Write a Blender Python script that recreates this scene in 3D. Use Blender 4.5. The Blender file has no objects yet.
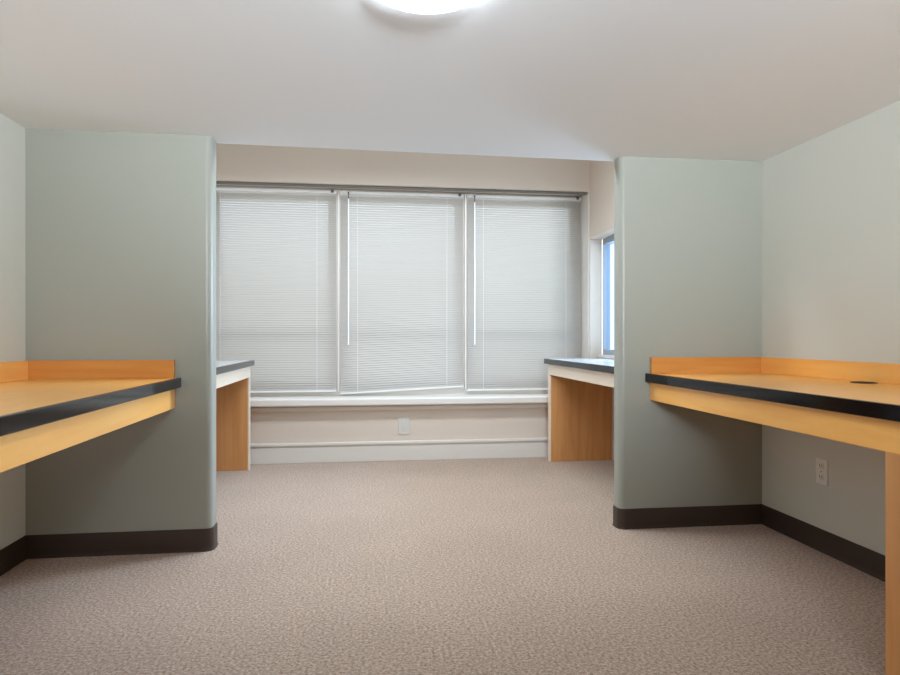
import bpy, bmesh, math
from mathutils import Vector, Matrix
sc = bpy.context.scene
COL = sc.collection
PI = math.pi

# ---------------------------------------------------------------- room sizes (metres)
H = 1.946                      # low ceiling over the near bay
XL, XR = -1.523, 2.117         # side walls
YB = -5.0                      # wall behind the camera
YPL, YPR = 3.165, 3.245        # fronts of the two stub walls
YEL, YER = 3.285, 3.345        # backs of the two stub walls / edge of the low ceiling
XEL, XER = -0.712, 1.318       # free ends of the stub walls
YF = 5.30                      # window wall
XS = 1.89                      # side wall of the far bay (right)
HF = 2.75                      # ceiling of the far bay
WL, WR, WT, WB = -1.28, 1.89, 2.235, 0.47   # window opening
YW = 5.47                      # plane of the blinds

# ---------------------------------------------------------------- materials
def mat(name, col, rough=0.6, spec=0.5, bump=None, coat=0.0, metallic=0.0):
    m = bpy.data.materials.new(name); m.use_nodes = True
    b = m.node_tree.nodes['Principled BSDF']
    b.inputs['Base Color'].default_value = (*col, 1)
    b.inputs['Roughness'].default_value = rough
    b.inputs['Specular IOR Level'].default_value = spec
    b.inputs['Coat Weight'].default_value = coat
    b.inputs['Metallic'].default_value = metallic
    if bump:
        nt = m.node_tree
        tc = nt.nodes.new('ShaderNodeTexCoord')
        n = nt.nodes.new('ShaderNodeTexNoise'); n.inputs['Scale'].default_value = bump[0]; n.inputs['Detail'].default_value = 3
        bp = nt.nodes.new('ShaderNodeBump'); bp.inputs['Strength'].default_value = bump[1]; bp.inputs['Distance'].default_value = 0.002
        nt.links.new(tc.outputs['Object'], n.inputs['Vector'])
        nt.links.new(n.outputs['Fac'], bp.inputs['Height'])
        nt.links.new(bp.outputs['Normal'], b.inputs['Normal'])
    return m

def srgb(r, g, b):
    f = lambda c: (c/255/12.92) if c/255 <= 0.04045 else ((c/255+0.055)/1.055)**2.4
    return (f(r), f(g), f(b))

def wood(name, c1, c2, rough=0.3, coat=0.15, scale=(1.2, 22, 22), spec=0.5):
    m = mat(name, c1, rough, spec, coat=coat); nt = m.node_tree
    b = nt.nodes['Principled BSDF']
    b.inputs['Coat Roughness'].default_value = 0.2
    tc = nt.nodes.new('ShaderNodeTexCoord'); mp = nt.nodes.new('ShaderNodeMapping')
    mp.inputs['Scale'].default_value = scale
    n = nt.nodes.new('ShaderNodeTexNoise'); n.inputs['Scale'].default_value = 2.2; n.inputs['Detail'].default_value = 6; n.inputs['Distortion'].default_value = 0.4
    r = nt.nodes.new('ShaderNodeValToRGB')
    r.color_ramp.elements[0].position = 0.3; r.color_ramp.elements[0].color = (*c2, 1)
    r.color_ramp.elements[1].position = 0.7; r.color_ramp.elements[1].color = (*c1, 1)
    L = nt.links.new
    L(tc.outputs['Object'], mp.inputs['Vector']); L(mp.outputs['Vector'], n.inputs['Vector'])
    L(n.outputs['Fac'], r.inputs['Fac']); L(r.outputs['Color'], b.inputs['Base Color'])
    return m

def carpet():
    m = mat('beige_loop_carpet', (0.4, 0.3, 0.25), 0.95, 0.1); nt = m.node_tree; b = nt.nodes['Principled BSDF']
    b.inputs['Sheen Weight'].default_value = 0.15
    tc = nt.nodes.new('ShaderNodeTexCoord'); L = nt.links.new
    v = nt.nodes.new('ShaderNodeTexNoise'); v.inputs['Scale'].default_value = 95; v.inputs['Detail'].default_value = 5; v.inputs['Roughness'].default_value = 0.75
    w = nt.nodes.new('ShaderNodeTexNoise'); w.inputs['Scale'].default_value = 2.5; w.inputs['Detail'].default_value = 2
    r = nt.nodes.new('ShaderNodeValToRGB')
    e = r.color_ramp.elements
    e[0].position = 0.37; e[0].color = (*srgb(*CARPET_D), 1)
    e[1].position = 0.62; e[1].color = (*srgb(*CARPET_L), 1)
    mx = nt.nodes.new('ShaderNodeMixRGB'); mx.blend_type = 'MULTIPLY'; mx.inputs['Fac'].default_value = 0.25
    rr = nt.nodes.new('ShaderNodeValToRGB'); rr.color_ramp.elements[0].color = (0.75, 0.75, 0.75, 1); rr.color_ramp.elements[0].position = 0.3; rr.color_ramp.elements[1].position = 0.7
    bp = nt.nodes.new('ShaderNodeBump'); bp.inputs['Strength'].default_value = 0.6; bp.inputs['Distance'].default_value = 0.004
    L(tc.outputs['Object'], v.inputs['Vector']); L(tc.outputs['Object'], w.inputs['Vector'])
    L(v.outputs['Fac'], r.inputs['Fac']); L(w.outputs['Fac'], rr.inputs['Fac'])
    L(r.outputs['Color'], mx.inputs['Color1']); L(rr.outputs['Color'], mx.inputs['Color2'])
    L(mx.outputs['Color'], b.inputs['Base Color'])
    L(v.outputs['Fac'], bp.inputs['Height']); L(bp.outputs['Normal'], b.inputs['Normal'])
    return m

LIGHTC = (0.88, 0.995, 1.13)
def emit(name, col, s):
    m = bpy.data.materials.new(name); m.use_nodes = True; nt = m.node_tree; nt.nodes.clear()
    e = nt.nodes.new('ShaderNodeEmission'); o = nt.nodes.new('ShaderNodeOutputMaterial')
    e.inputs['Color'].default_value = (*col, 1); e.inputs['Strength'].default_value = s
    nt.links.new(e.outputs[0], o.inputs[0]); return m

def translucent(name, col, f):
    m = bpy.data.materials.new(name); m.use_nodes = True; nt = m.node_tree; b = nt.nodes['Principled BSDF']
    b.inputs['Base Color'].default_value = (*col, 1); b.inputs['Roughness'].default_value = 0.4
    t = nt.nodes.new('ShaderNodeBsdfTranslucent'); t.inputs['Color'].default_value = (*col, 1)
    mx = nt.nodes.new('ShaderNodeMixShader'); mx.inputs['Fac'].default_value = f
    o = nt.nodes['Material Output']
    nt.links.new(b.outputs[0], mx.inputs[1]); nt.links.new(t.outputs[0], mx.inputs[2]); nt.links.new(mx.outputs[0], o.inputs[0])
    return m

def glass(name, tint):
    m = bpy.data.materials.new(name); m.use_nodes = True; nt = m.node_tree; nt.nodes.clear()
    t = nt.nodes.new('ShaderNodeBsdfTransparent'); t.inputs['Color'].default_value = (*tint, 1)
    g = nt.nodes.new('ShaderNodeBsdfGlossy'); g.inputs['Roughness'].default_value = 0.02
    mx = nt.nodes.new('ShaderNodeMixShader'); mx.inputs['Fac'].default_value = 0.05; o = nt.nodes.new('ShaderNodeOutputMaterial')
    nt.links.new(t.outputs[0], mx.inputs[1]); nt.links.new(g.outputs[0], mx.inputs[2]); nt.links.new(mx.outputs[0], o.inputs[0])
    return m

FARW = 13.5
CARPET_D, CARPET_L = (123, 104, 89), (203, 179, 159)
M = dict(
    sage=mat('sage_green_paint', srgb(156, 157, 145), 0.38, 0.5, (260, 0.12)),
    side=mat('sage_paint_lit', srgb(212, 214, 205), 0.6, 0.35, (260, 0.12)),  # partition sage, lightened to put stronger light on the side walls into the colour
    ceil=mat('white_ceiling_paint', srgb(224, 227, 228), 0.8, 0.2, (200, 0.1)),
    beige=mat('warm_beige_paint', srgb(212, 198, 183), 0.65, 0.3, (260, 0.1)),
    white=mat('white_gloss_trim', srgb(219, 213, 204), 0.4, 0.5),
    brown=mat('dark_brown_vinyl', srgb(58, 43, 34), 0.45, 0.5),
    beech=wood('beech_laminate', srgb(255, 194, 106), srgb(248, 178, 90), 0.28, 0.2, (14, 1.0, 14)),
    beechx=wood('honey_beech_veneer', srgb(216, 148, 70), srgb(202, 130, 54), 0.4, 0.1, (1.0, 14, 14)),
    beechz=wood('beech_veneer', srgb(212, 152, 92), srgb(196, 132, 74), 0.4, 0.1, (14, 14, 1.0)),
    edge=mat('black_rubber_edge', srgb(10, 11, 14), 0.1, 0.28),
    pale=wood('pale_maple_laminate', srgb(236, 219, 196), srgb(228, 208, 182), 0.28, 0.3, (14, 1.0, 14)),
    greytop=mat('grey_laminate_top', srgb(188, 190, 190), 0.16, 0.6, (400, 0.03)),
    slat=translucent('white_slat_vinyl', srgb(194, 188, 180), 0.16),
    rail=mat('white_enamelled_metal', srgb(232, 231, 226), 0.35, 0.5),
    cord=mat('white_cord', srgb(240, 240, 236), 0.7),
    wand=mat('clear_acrylic_wand', srgb(240, 242, 243), 0.15, 0.6),
    bracket=mat('grey_bracket_metal', srgb(96, 94, 90), 0.4, 0.5, metallic=0.4),
    glass=glass('window_glass', (0.93, 0.96, 0.97)),
    bglass=glass('blue_tinted_glass', (0.74, 0.85, 0.95)),
    plate=mat('white_plastic', srgb(236, 234, 228), 0.35, 0.5),
    ivory=mat('ivory_plastic', srgb(206, 203, 194), 0.35, 0.5),
    gapshade=mat('head_shadow_grey', srgb(112, 108, 102), 0.5, 0.4),  # dark grey stands in for the shadow gap under the window head
    dark=mat('dark_slot', srgb(24, 22, 20), 0.6),
    lampglass=emit('lit_opal_glass', LIGHTC, 5.6),
    lampmetal=mat('white_lamp_metal', srgb(236, 236, 232), 0.35, 0.5),
)
M['carpet'] = carpet()

# ---------------------------------------------------------------- mesh helpers
def link(name, bm, m, parent=None, smooth=False, loc=None):
    bmesh.ops.recalc_face_normals(bm, faces=bm.faces)
    me = bpy.data.meshes.new(name); bm.to_mesh(me); bm.free()
    me.materials.append(m)
    if smooth:
        for p in me.polygons: p.use_smooth = True
    o = bpy.data.objects.new(name, me); COL.objects.link(o)
    if parent is not None: o.parent = parent
    if loc is not None: o.location = loc
    return o

def box(bm, x0, x1, y0, y1, z0, z1, bev=0.0, seg=2):
    t = bmesh.new()
    r = bmesh.ops.create_cube(t, size=1.0)
    for v in t.verts:
        v.co = Vector(((x0+x1)/2 + v.co.x*(x1-x0), (y0+y1)/2 + v.co.y*(y1-y0), (z0+z1)/2 + v.co.z*(z1-z0)))
    if bev: bmesh.ops.bevel(t, geom=t.edges[:], offset=bev, segments=seg, affect='EDGES', profile=0.5)
    me = bpy.data.meshes.new('t'); t.to_mesh(me); t.free(); bm.from_mesh(me); bpy.data.meshes.remove(me)

def bx(x0, x1, y0, y1, z0, z1, bev=0.0, seg=2):
    bm = bmesh.new(); box(bm, x0, x1, y0, y1, z0, z1, bev, seg); return bm

def prism(pts, z0, z1):
    """vertical extrusion of a plan outline"""
    bm = bmesh.new()
    a = [bm.verts.new((x, y, z0)) for x, y in pts]; b = [bm.verts.new((x, y, z1)) for x, y in pts]
    n = len(pts)
    bm.faces.new(a); bm.faces.new(b)
    for i in range(n): bm.faces.new((a[i], a[(i+1) % n], b[(i+1) % n], b[i]))
    return bm

def lathe(prof, n=48):
    bm = bmesh.new(); rings = []
    for r, z in prof:
        if r < 1e-6: rings.append([bm.verts.new((0, 0, z))])
        else: rings.append([bm.verts.new((r*math.cos(2*PI*i/n), r*math.sin(2*PI*i/n), z)) for i in range(n)])
    for a, b in zip(rings, rings[1:]):
        for i in range(n):
            j = (i+1) % n
            if len(a) == 1 and len(b) == 1: continue
            if len(a) == 1: bm.faces.new((a[0], b[i], b[j]))
            elif len(b) == 1: bm.faces.new((a[i], a[j], b[0]))
            else: bm.faces.new((a[i], a[j], b[j], b[i]))
    return bm

def rod(bm, p, q, r, n=8):
    p, q = Vector(p), Vector(q); d = q-p
    m = Matrix.Translation((p+q)/2) @ d.to_track_quat('Z', 'Y').to_matrix().to_4x4()
    bmesh.ops.create_cone(bm, cap_ends=True, segments=n, radius1=r, radius2=r, depth=d.length, matrix=m)

def structure(o): o['kind'] = 'structure'; return o
def tag(o, label, cat, group=None):
    o['label'] = label; o['category'] = cat
    if group: o['group'] = group
    return o
def thing(name, loc, label, cat, group=None):
    o = bpy.data.objects.new(name, None); COL.objects.link(o); o.location = loc; o.empty_display_size = 0.1
    return tag(o, label, cat, group)

# ---------------------------------------------------------------- shell
structure(link('floor', bx(XL-0.15, XR+0.15, YB-0.15, YF+0.35, -0.1, 0.0), M['carpet']))
# low ceiling of the near bay; its far edge runs along the backs of the stub walls
sl = (YER-YEL)/(XER-XEL)
ye = lambda x: YEL + sl*(x-XEL)
structure(link('ceiling', prism([(XL-0.15, YB-0.15), (XR+0.15, YB-0.15), (XR+0.15, ye(XR+0.15)), (XL-0.15, ye(XL-0.15))], H, H+0.3), M['ceil']))
structure(link('ceiling_far_bay', bx(XL-0.15, XR+0.15, 2.6, YF+0.35, HF, HF+0.1), M['ceil']))
structure(link('wall_above_ceiling', prism([(XL-0.15, 2.6), (XR+0.15, 2.6), (XR+0.15, ye(XR+.15)-0.02), (XL-0.15, ye(XL-.15)-0.02)], H+0.3, HF), M['beige']))
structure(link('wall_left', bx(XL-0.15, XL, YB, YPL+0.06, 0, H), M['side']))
structure(link('wall_back', bx(XL-0.15, XR+0.15, YB-0.15, YB, 0, H), M['sage']))
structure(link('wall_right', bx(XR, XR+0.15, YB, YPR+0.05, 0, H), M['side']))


def stub(x_free, x_wall, y0, y1, r, z0, z1, off=0.0):
    """plan outline of a stub wall with a bullnosed free end, swollen by off"""
    s = 1 if x_free > x_wall else -1
    pts = [(x_wall, y0-off), ]
    n = 8
    cx = x_free - s*r
    for i in range(n+1):
        a = -PI/2 + PI/2*i/n
        pts.append((cx + s*(r+off)*math.cos(a), y0 + r + (r+off)*math.sin(a)))
    for i in range(n+1):
        a = PI/2*i/n
        pts.append((cx + s*(r+off)*math.cos(a), y1 - r + (r+off)*math.sin(a)))
    pts.append((x_wall, y1+off))
    return pts
def smooth_some(o, ang=40):
    for p in o.data.polygons: p.use_smooth = True
    o.data.set_sharp_from_angle(angle=math.radians(ang))
    return o
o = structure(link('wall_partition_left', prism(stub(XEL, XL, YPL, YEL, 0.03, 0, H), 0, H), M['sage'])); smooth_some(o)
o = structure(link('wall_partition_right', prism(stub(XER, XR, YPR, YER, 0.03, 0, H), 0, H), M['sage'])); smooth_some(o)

# far bay walls
structure(link('wall_far_left', bx(XL-0.15, XL, YPL+0.06, YF+0.3, 0, HF), M['beige']))
bm = bmesh.new()
box(bm, XL, WL, YF, YF+0.3, 0, HF)
box(bm, WL, WR, YF, YF+0.3, WT, HF)
box(bm, WL, WR, YF, YF+0.3, 0, WB)
box(bm, WR, 1.995, YF, YF+0.3, 0, HF)
box(bm, 1.995, XR+0.15, YF, YF+0.3, 0, 0.85)
box(bm, 1.995, XR+0.15, YF, YF+0.3, 1.835, HF)
structure(link('wall_far', bm, M['beige']))
bm = bmesh.new()
box(bm, XS, XR+0.15, YER-0.02, YF, 1.835, HF)
box(bm, 2.0, XR+0.15, YER-0.02, YF, 0, 0.85)
box(bm, XS, XR+0.15, YER-0.02, YER+0.3, 0.85, 1.835)
structure(link('wall_far_right', bm, M['beige']))

# dark vinyl baseboards with a small toe, near bay
def base_profile(path, out):
    """sweep a cove-base section along a plan path; out = list of outward unit offsets"""
    sec = [(0.0, 0.0), (0.010, 0.0), (0.010, 0.003), (0.006, 0.008), (0.006, 0.022), (0.006, 0.1), (0.004, 0.105), (0.0, 0.105)]
    bm = bmesh.new(); rows = []
    for (x, y), (ox, oy) in zip(path, out):
        rows.append([bm.verts.new((x+ox*d, y+oy*d, z)) for d, z in sec])
    for a, b in zip(rows, rows[1:]):
        for i in range(len(sec)):
            j = (i+1) % len(sec); bm.faces.new((a[i], a[j], b[j], b[i]))
    bm.faces.new(rows[0]); bm.faces.new(rows[-1])
    return bm
def stub_base(x_free, x_wall, y0, y1, r):
    s = 1 if x_free > x_wall else -1
    cx = x_free - s*r; P = [(x_wall, y0)]; O = [(0, -1)]
    for i in range(9):
        a = -PI/2 + PI/2*i/8; P.append((cx+s*r*math.cos(a), y0+r+r*math.sin(a))); O.append((s*math.cos(a), math.sin(a)))
    for i in range(9):
        a = PI/2*i/8; P.append((cx+s*r*math.cos(a), y1-r+r*math.sin(a))); O.append((s*math.cos(a), math.sin(a)))
    P.append((x_wall, y1)); O.append((0, 1))
    return base_profile(P, O)
for nm, bm in (('baseboard_partition_left', stub_base(XEL, XL, YPL, YEL, 0.03)), ('baseboard_partition_right', stub_base(XER, XR, YPR, YER, 0.03)),
               ('baseboard_left', base_profile([(XL, YB), (XL, YPL)], [(1, 0)]*2)), ('baseboard_right', base_profile([(XR, YB), (XR, YPR)], [(-1, 0)]*2)),
               ('baseboard_back', base_profile([(XL, YB), (XR, YB)], [(0, 1)]*2))):
    smooth_some(structure(link(nm, bm, M['brown'])), 50)
# tall white baseboard with a cap under the window
bm = bmesh.new()
box(bm, XL, XS, YF-0.018, YF, 0, 0.135, 0.002); box(bm, XL, XS, YF-0.028, YF, 0.135, 0.16, 0.006, 3)
structure(link('baseboard_far', bm, M['white']))

# ---------------------------------------------------------------- window 1 (behind the blinds)
w = structure(thing('window_1', ((WL+WR)/2, YF+0.25, WB), 'wide three-part white window behind closed blinds', 'window'))
def wpart(name, bm, m, par=w):
    o = link(name, bm, m, par); o.matrix_parent_inverse = Matrix.Translation(-Vector(w.location)) if par is w else Matrix(); return o
XM = (-0.218, 0.848)
bm = bmesh.new(); y0, y1 = YF+0.20, YF+0.27
box(bm, WL, WR, y0, y1, WT-0.06, WT); box(bm, WL, WR, y0, y1, WB+0.04, WB+0.115)
for x in (WL+0.035, WR-0.035): box(bm, x-0.035, x+0.035, y0, y1, WB+0.115, WT-0.06)
for x in XM: box(bm, x-0.045, x+0.045, y0, y1, WB+0.115, WT-0.06)
wpart('window_frame', bm, M['white'])
bounds = [WL, XM[0], XM[1], WR]
for i in range(3):
    a, b = bounds[i]+0.045, bounds[i+1]-0.045
    if i == 0: a = WL+0.07
    if i == 2: b = WR-0.07
    bm = bmesh.new(); zt, zm, zb = WT-0.06, 1.02, WB+0.115
    for z0, z1 in ((zb, zb+0.05), (zm-0.03, zm+0.03), (zt-0.04, zt)): box(bm, a, b, y0+0.01, y1-0.015, z0, z1)
    for x0, x1 in ((a, a+0.04), (b-0.04, b)): box(bm, x0, x1, y0+0.01, y1-0.015, zb, zt)
    s = wpart('sash', bm, M['white'])
    bm = bmesh.new(); box(bm, a+0.04, b-0.04, y0+0.025, y0+0.03, zb+0.05, zm-0.03); box(bm, a+0.04, b-0.04, y0+0.025, y0+0.03, zm+0.03, zt-0.04)
    g = link('pane', bm, M['glass'], s)
# white jamb linings, grey strip for the head shadow, slim light-leak strips between the blinds
bm = bmesh.new()
box(bm, WR-0.012, WR, YF+0.012, y0, WB+0.044, WT); box(bm, WL, WL+0.012, YF+0.012, y0, WB+0.044, WT)
wpart('jamb_lining', bm, M['white'])
bm = bmesh.new()
for x in XM: box(bm, x-0.0065, x+0.0065, YF+0.155, y0, WB+0.09, WT-0.012, 0.002)
wpart('leak_light_strip', bm, M['white'])  # white strips stand in for light leaking between the blinds
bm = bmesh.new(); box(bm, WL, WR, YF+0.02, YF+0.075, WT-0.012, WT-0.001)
wpart('head_shadow_strip', bm, M['gapshade'])
# stool and apron moulding
bm = bmesh.new(); box(bm, XL, XS, YF-0.085, YF, 0.456, 0.514, 0.012, 3); box(bm, WL, WR, YF, YF+0.24, WB, 0.512)
wpart('window_sill', bm, M['white'])
bm = bmesh.new(); box(bm, XL, XS, YF-0.035, YF, 0.412, 0.447, 0.006, 2); box(bm, XL, XS, YF-0.022, YF, 0.447, 0.456)
wpart('sill_moulding', bm, M['beige'])

# ---------------------------------------------------------------- window 2 in the right side wall of the far bay
w2 = structure(thing('window_2', (2.03, 4.5, 0.85), 'blue glazed side window beyond the right stub wall', 'window'))
ya, yb2, za, zb2 = YER+0.3, YF, 0.85, 1.835
bm = bmesh.new()
for z0, z1 in ((za, za+0.05), (zb2-0.05, zb2)): box(bm, 2.0, 2.06, ya, yb2, z0, z1)
for yy0, yy1 in ((ya, ya+0.05), (4.45, 4.5), (yb2-0.02, yb2)): box(bm, 2.0, 2.06, yy0, yy1, za+0.05, zb2-0.05)
inv = Matrix.Translation(-Vector(w2.location))
o = link('window_frame', bm, mat('blue_grey_frame_paint', srgb(150, 160, 172), 0.4), w2); o.matrix_parent_inverse = inv
bm = bmesh.new(); box(bm, 2.028, 2.033, ya+0.05, 4.45, za+0.05, zb2-0.05); box(bm, 2.028, 2.033, 4.5, yb2-0.02, za+0.05, zb2-0.05)
o = link('pane', bm, M['bglass'], w2); o.matrix_parent_inverse = inv
bm = bmesh.new(); box(bm, 1.955, 1.9995, ya, yb2-0.001, za-0.02, za+0.004, 0.003)
o = link('window_sill', bm, M['white'], w2); o.matrix_parent_inverse = inv

# ---------------------------------------------------------------- blinds
def blind(x0, x1, zb_l, zb_r, label, wand_x, cords):
    top = WT-0.016; xm = (x0+x1)/2
    r = thing('window_blind', (xm, YW, top), label, 'blind', 'blinds across the wide window')
    hw = (x1-x0)/2
    link('headrail', bx(-hw, hw, -0.014, 0.022, -0.027, -0.004, 0.003), M['rail'], r)
    bm = bmesh.new(); n = 84; zt = -0.04
    ang = math.radians(53); wd = 0.0125
    for i in range(n):
        t = (i+0.5)/n
        def zz(x):
            f = (x+hw)/(2*hw); zb = zb_l*(1-f) + zb_r*f
            return zt + (zb-top+0.012-zt)*t
        prof = []
        for k in range(4):
            u = -1 + 2*k/3
            cy = u*wd*math.cos(ang) + 0.0022*(1-u*u)*math.sin(ang)*-1
            cz = u*wd*math.sin(ang) + 0.0022*(1-u*u)*math.cos(ang)
            prof.append((cy, cz))
        va = [bm.verts.new((-hw+0.004, y, zz(-hw)+z)) for y, z in prof]
        vb = [bm.verts.new((hw-0.004, y, zz(hw)+z)) for y, z in prof]
        for k in range(3): bm.faces.new((va[k], vb[k], vb[k+1], va[k+1]))
    s = link('slats', bm, M['slat'], r, smooth=True)
    bm = bmesh.new()
    box(bm, -hw+0.003, hw-0.003, -0.011, 0.011, -0.007, 0.007, 0.003)
    for v in bm.verts: v.co.z += (zb_l*(1-(v.co.x+hw)/(2*hw)) + zb_r*(v.co.x+hw)/(2*hw)) - top
    link('bottom_rail', bm, M['rail'], r)
    for f in cords:
        x = -hw + f*2*hw; zb = zb_l*(1-f)+zb_r*f-top
        bm = bmesh.new(); rod(bm, (x, -0.0135, -0.034), (x, -0.0135, zb), 0.0013, 6)
        link('ladder_cord', bm, M['cord'], r)
    if wand_x is not None:
        x = wand_x - xm
        bm = bmesh.new(); rod(bm, (x, -0.026, -0.07), (x, -0.026, -1.28), 0.0065, 6)
        wd_ = link('tilt_wand', bm, M['wand'], r)
        bm = bmesh.new(); rod(bm, (x, -0.015, -0.012), (x, -0.027, -0.03), 0.006, 8); rod(bm, (x, -0.026, -0.028), (x, -0.026, -0.072), 0.0035, 6)
        link('wand_hook', bm, M['bracket'], wd_)
    for x in (-hw+0.035, hw-0.035):
        bm = bmesh.new(); box(bm, x-0.012, x+0.012, -0.017, 0.02, -0.02, 0.003, 0.001)
        link('mounting_bracket', bm, M['bracket'] if x > 0 else M['rail'], r)
    return r
blind(WL+0.014, XM[0]-0.014, 0.556, 0.556, 'left closed white slatted blind beside the left stub wall', None, (0.10, 0.845))
blind(XM[0]+0.014, XM[1]-0.014, 0.534, 0.585, 'middle closed white slatted blind with its bottom rail hanging crooked', -0.135, (0.14, 0.86))
blind(XM[1]+0.014, WR-0.020, 0.552, 0.556, 'right closed white slatted blind above the far right desk', 0.925, (0.14, 0.86))

# ---------------------------------------------------------------- desks
def near_desk(side, x_front, x_wall, y_far, y_near, label, panels):
    s = 1 if x_wall > x_front else -1      # direction from the aisle to the wall
    r = thing('work_desk', (x_front, y_far, 0), label, 'desk', 'built-in desks of the near bay')
    T = 0.812
    X = lambda d: s*d                      # local x, d = distance into the desk from the apron face
    D = abs(x_wall-x_front)-0.001
    L = y_far-y_near
    def B(d0, d1, y0, y1, z0, z1, bev=0.0): 
        a, b = sorted((X(d0), X(d1))); return bx(a, b, y0, y1, z0, z1, bev)
    link('worktop', B(-0.008, D, -L, -0.001, T-0.04, T, 0.001), M['beech'], r)
    link('edge_band', B(-0.028, -0.008, -L, -0.001, T-0.045, T+0.001, 0.003), M['edge'], r)
    link('apron', B(0, 0.022, -L, -0.001, 0.672, T-0.04, 0.001), M['beech'], r)
    link('backsplash', B(0.0, D, -0.022, -0.001, T, 0.896, 0.0015), M['beechx'], r)
    link('backsplash', B(D-0.021, D, -L, -0.0225, T, 0.896, 0.0015), M['beech'], r)
    for y in panels:
        p = link('end_panel', B(0.002, D, y-y_far-0.06, y-y_far, 0.0, 0.672, 0.001), M['beechz'], r)
    return r
near_desk('L', -0.8755, XL, YPL, 0.1, 'wooden built-in desk with black front edge on the left wall', (1.30, 0.17))
rd = near_desk('R', 1.484, XR, YPR, 0.1, 'wooden built-in desk with black front edge and support panel on the right wall', (1.692, 0.17))
# cable grommet at the back of the right desk
bm = lathe([(0.0, 0.0005), (0.034, 0.0005), (0.036, 0.003), (0.042, 0.004), (0.046, 0.0015), (0.046, 0.0)], 32)
for v in bm.verts: v.co.y *= 1.15
g = link('cable_grommet', bm, M['brown'], rd, True, (2.045-1.484, 2.44-YPR, 0.812))
bm = lathe([(0.0, 0.0), (0.033, 0.0), (0.033, 0.0012), (0.0, 0.0012)], 32)
link('grommet_hole', bm, M['dark'], g, False, (0, 0, 0.0005))

def far_desk(x_front, x_wall, y_far, y_near, label):
    s = 1 if x_wall > x_front else -1
    r = thing('work_desk', (x_front, y_far, 0), label, 'desk', 'built-in desks by the window')
    T = 0.828; D = abs(x_wall-x_front)-0.001; L = y_far-y_near
    def B(d0, d1, y0, y1, z0, z1, bev=0.0):
        a, b = sorted((s*d0, s*d1)); return bx(a, b, y0, y1, z0, z1, bev)
    link('worktop', B(-0.01, D, -L, 0.018, T-0.04, T, 0.001), M['greytop'], r)
    bm = B(-0.026, -0.01, -L, 0.03, T-0.042, T+0.001, 0.004); a, b = sorted((s*-0.01, s*D)); box(bm, a, b, 0.018, 0.03, T-0.042, T+0.001, 0.003)
    link('edge_band', bm, M['edge'], r)
    link('apron', B(0, 0.022, -L, 0.0, 0.70, T-0.04, 0.001), M['pale'], r)
    p = link('end_panel', B(0.012, D, -0.046, 0.0, 0, 0.70, 0.001), M['beechz'], r)
    link('panel_edging', B(0.0, 0.012, -0.048, 0.0, 0, 0.70, 0.001), M['pale'], p)
    link('wall_cleat', B(D-0.03, D, -L, -0.047, 0.62, T-0.04, 0.001), M['beechz'], r)
    return r
far_desk(-0.862, XL, 5.09, YEL+0.002, 'desk with pale apron in front of the left end of the window')
far_desk(1.475, 2.0, 5.13, YER+0.002, 'desk with pale apron and dark kneehole below the side window')

# ---------------------------------------------------------------- outlets
def outlet(loc, rz, label, duplex, w_, h_):
    r = thing('wall_outlet', loc, label, 'outlet'); r.rotation_euler = (0, 0, rz)
    link('cover_plate', bx(-w_/2, w_/2, -0.006, 0, -h_/2, h_/2, 0.002), M['plate'] if duplex else M['ivory'], r)
    if duplex:
        for z in (0.026, -0.026):
            bm = bmesh.new(); bmesh.ops.create_cone(bm, cap_ends=True, segments=24, radius1=0.0175, radius2=0.017, depth=0.004,
                                                    matrix=Matrix.Translation((0, -0.0075, z)) @ Matrix.Rotation(PI/2, 4, 'X'))
            for v in bm.verts: v.co.z = z + max(-0.0135, min(0.0135, v.co.z-z))
            rc = link('receptacle', bm, M['plate'], r)
            bm = bmesh.new()
            for x, hh in ((-0.0065, 0.0045), (0.0065, 0.0037)): box(bm, x-0.0018, x+0.0018, -0.0103, -0.0094, z+0.003-hh*1.15, z+0.003+hh*1.15)
            bmesh.ops.create_cone(bm, cap_ends=True, segments=12, radius1=0.0024, radius2=0.0024, depth=0.0008, matrix=Matrix.Translation((0, -0.0098, z-0.008)) @ Matrix.Rotation(PI/2, 4, 'X'))
            link('slots', bm, M['dark'], rc)
        sp = (0,)
    else:
        link('receptacle', bx(-0.0185, 0.0185, -0.0085, -0.0055, -0.036, 0.036, 0.001), M['ivory'], r)
        sp = (0.054, -0.054)
    for z in sp:
        bm = bmesh.new(); bmesh.ops.create_cone(bm, cap_ends=True, segments=12, radius1=0.0035, radius2=0.003, depth=0.002, matrix=Matrix.Translation((0, -0.0065, z)) @ Matrix.Rotation(PI/2, 4, 'X'))
        link('screw', bm, M['bracket'] if duplex else M['plate'], r)
    return r
outlet((0.316, YF-0.0005, 0.280), 0, 'white outlet plate on the beige wall below the window', False, 0.09, 0.138)
outlet((XR-0.0005, 2.778, 0.375), -PI/2, 'white duplex outlet under the right desk near the partition corner', True, 0.076, 0.119)

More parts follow.
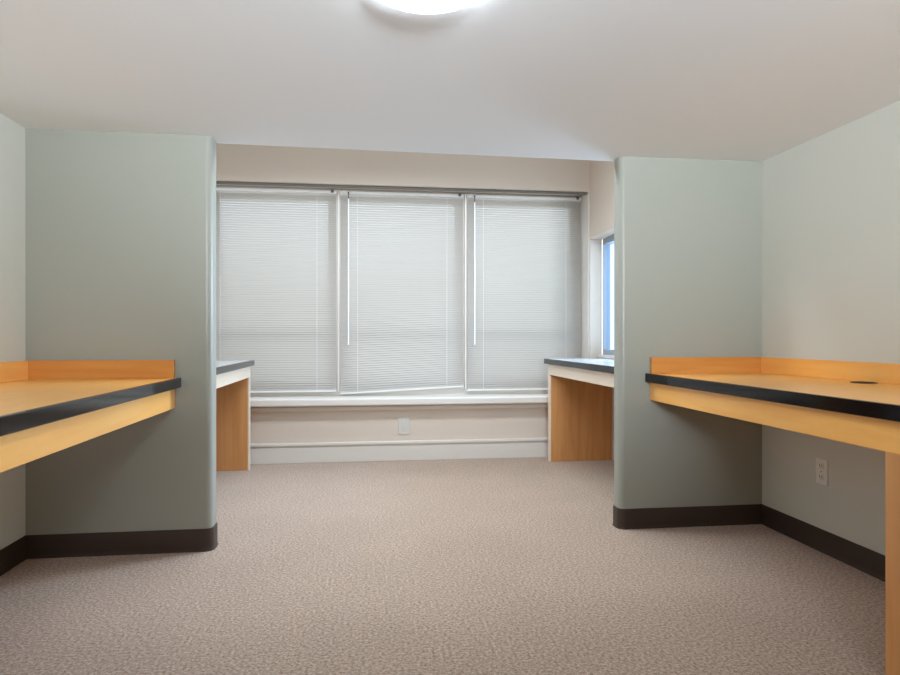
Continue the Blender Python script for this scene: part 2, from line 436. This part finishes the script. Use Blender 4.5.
# ---------------------------------------------------------------- ceiling lamps
def lamp(loc, label):
    r = thing('ceiling_lamp', loc, label, 'lamp')
    link('base_pan', lathe([(0.0, -0.0005), (0.15, -0.0005), (0.152, -0.003), (0.152, -0.010), (0.0, -0.010)]), M['lampmetal'], r, False)
    prof = [(0.150, -0.003)] + [(0.172*math.cos(a)**0.8, -0.004-0.040*math.sin(a)) for a in [PI/2*i/12 for i in range(12)]] + [(0.0, -0.044)]
    link('diffuser', lathe(prof), M['lampglass'], r, True)
    link('finial', lathe([(0.0, -0.043), (0.008, -0.044), (0.009, -0.046), (0.005, -0.048), (0.0, -0.049)], 16), M['lampmetal'], r, True)
    return r
lamp((0.16, 1.69, H), 'round white lit dome lamp on the low ceiling')

# ---------------------------------------------------------------- light objects
def area(name, loc, rot, size, power, spread, col=LIGHTC):
    L = bpy.data.lights.new(name, 'AREA'); L.shape = 'RECTANGLE'; L.size, L.size_y = size; L.energy = power; L.color = col; L.spread = math.radians(spread)
    o = bpy.data.objects.new(name, L); COL.objects.link(o); o.location = loc; o.rotation_euler = rot; return o
area('added_bay_light', (0.3, 3.8, HF-0.02), (0, 0, 0), (2.2, 0.3), FARW, 154)          # unseen light added under the high ceiling to brighten the window bay
area('daylight', (3.0, 5.15, 1.65), Vector((-3.7, -1.9, -0.55)).to_track_quat('-Z', 'Y').to_euler(), (0.7, 0.9), 18, 110, (0.9, 0.97, 1.07))    # sky light entering by the side window
# two unseen fill lights added behind the camera, crossed towards the low ceiling
for loc, yaw, pw in (((0.9, -1.2, 1.35), 31, 5.4), ((0.5, -2.2, 1.35), -7, 12.0)):
    area('added_fill_light', loc, (PI-math.radians(72), 0, math.radians(yaw)), (0.35, 0.35), pw, 60)

# ---------------------------------------------------------------- daylight
wd = bpy.data.worlds.new('World'); sc.world = wd; wd.use_nodes = True
bg = wd.node_tree.nodes['Background']; bg.inputs['Color'].default_value = (0.84, 0.93, 1.0, 1); bg.inputs['Strength'].default_value = 0.56

# ---------------------------------------------------------------- camera
cam = bpy.data.cameras.new('camera'); co = bpy.data.objects.new('camera', cam); COL.objects.link(co)
cam.sensor_fit = 'HORIZONTAL'; cam.sensor_width = 36; cam.lens = 649.6/900*36
cam.clip_start = 0.02
co.location = (0, 0, 1.0); co.rotation_euler = (PI/2, 0, -math.radians(7.465))
sc.camera = co
sc.view_settings.view_transform = 'Standard'; sc.view_settings.look = 'None'
sc.view_settings.exposure = 2.0; sc.view_settings.gamma = 1.0
sc.cycles.max_bounces = 12; sc.cycles.diffuse_bounces = 8; sc.cycles.transparent_max_bounces = 16
sc.cycles.use_denoising = True
sc.cycles.sample_clamp_indirect = 8
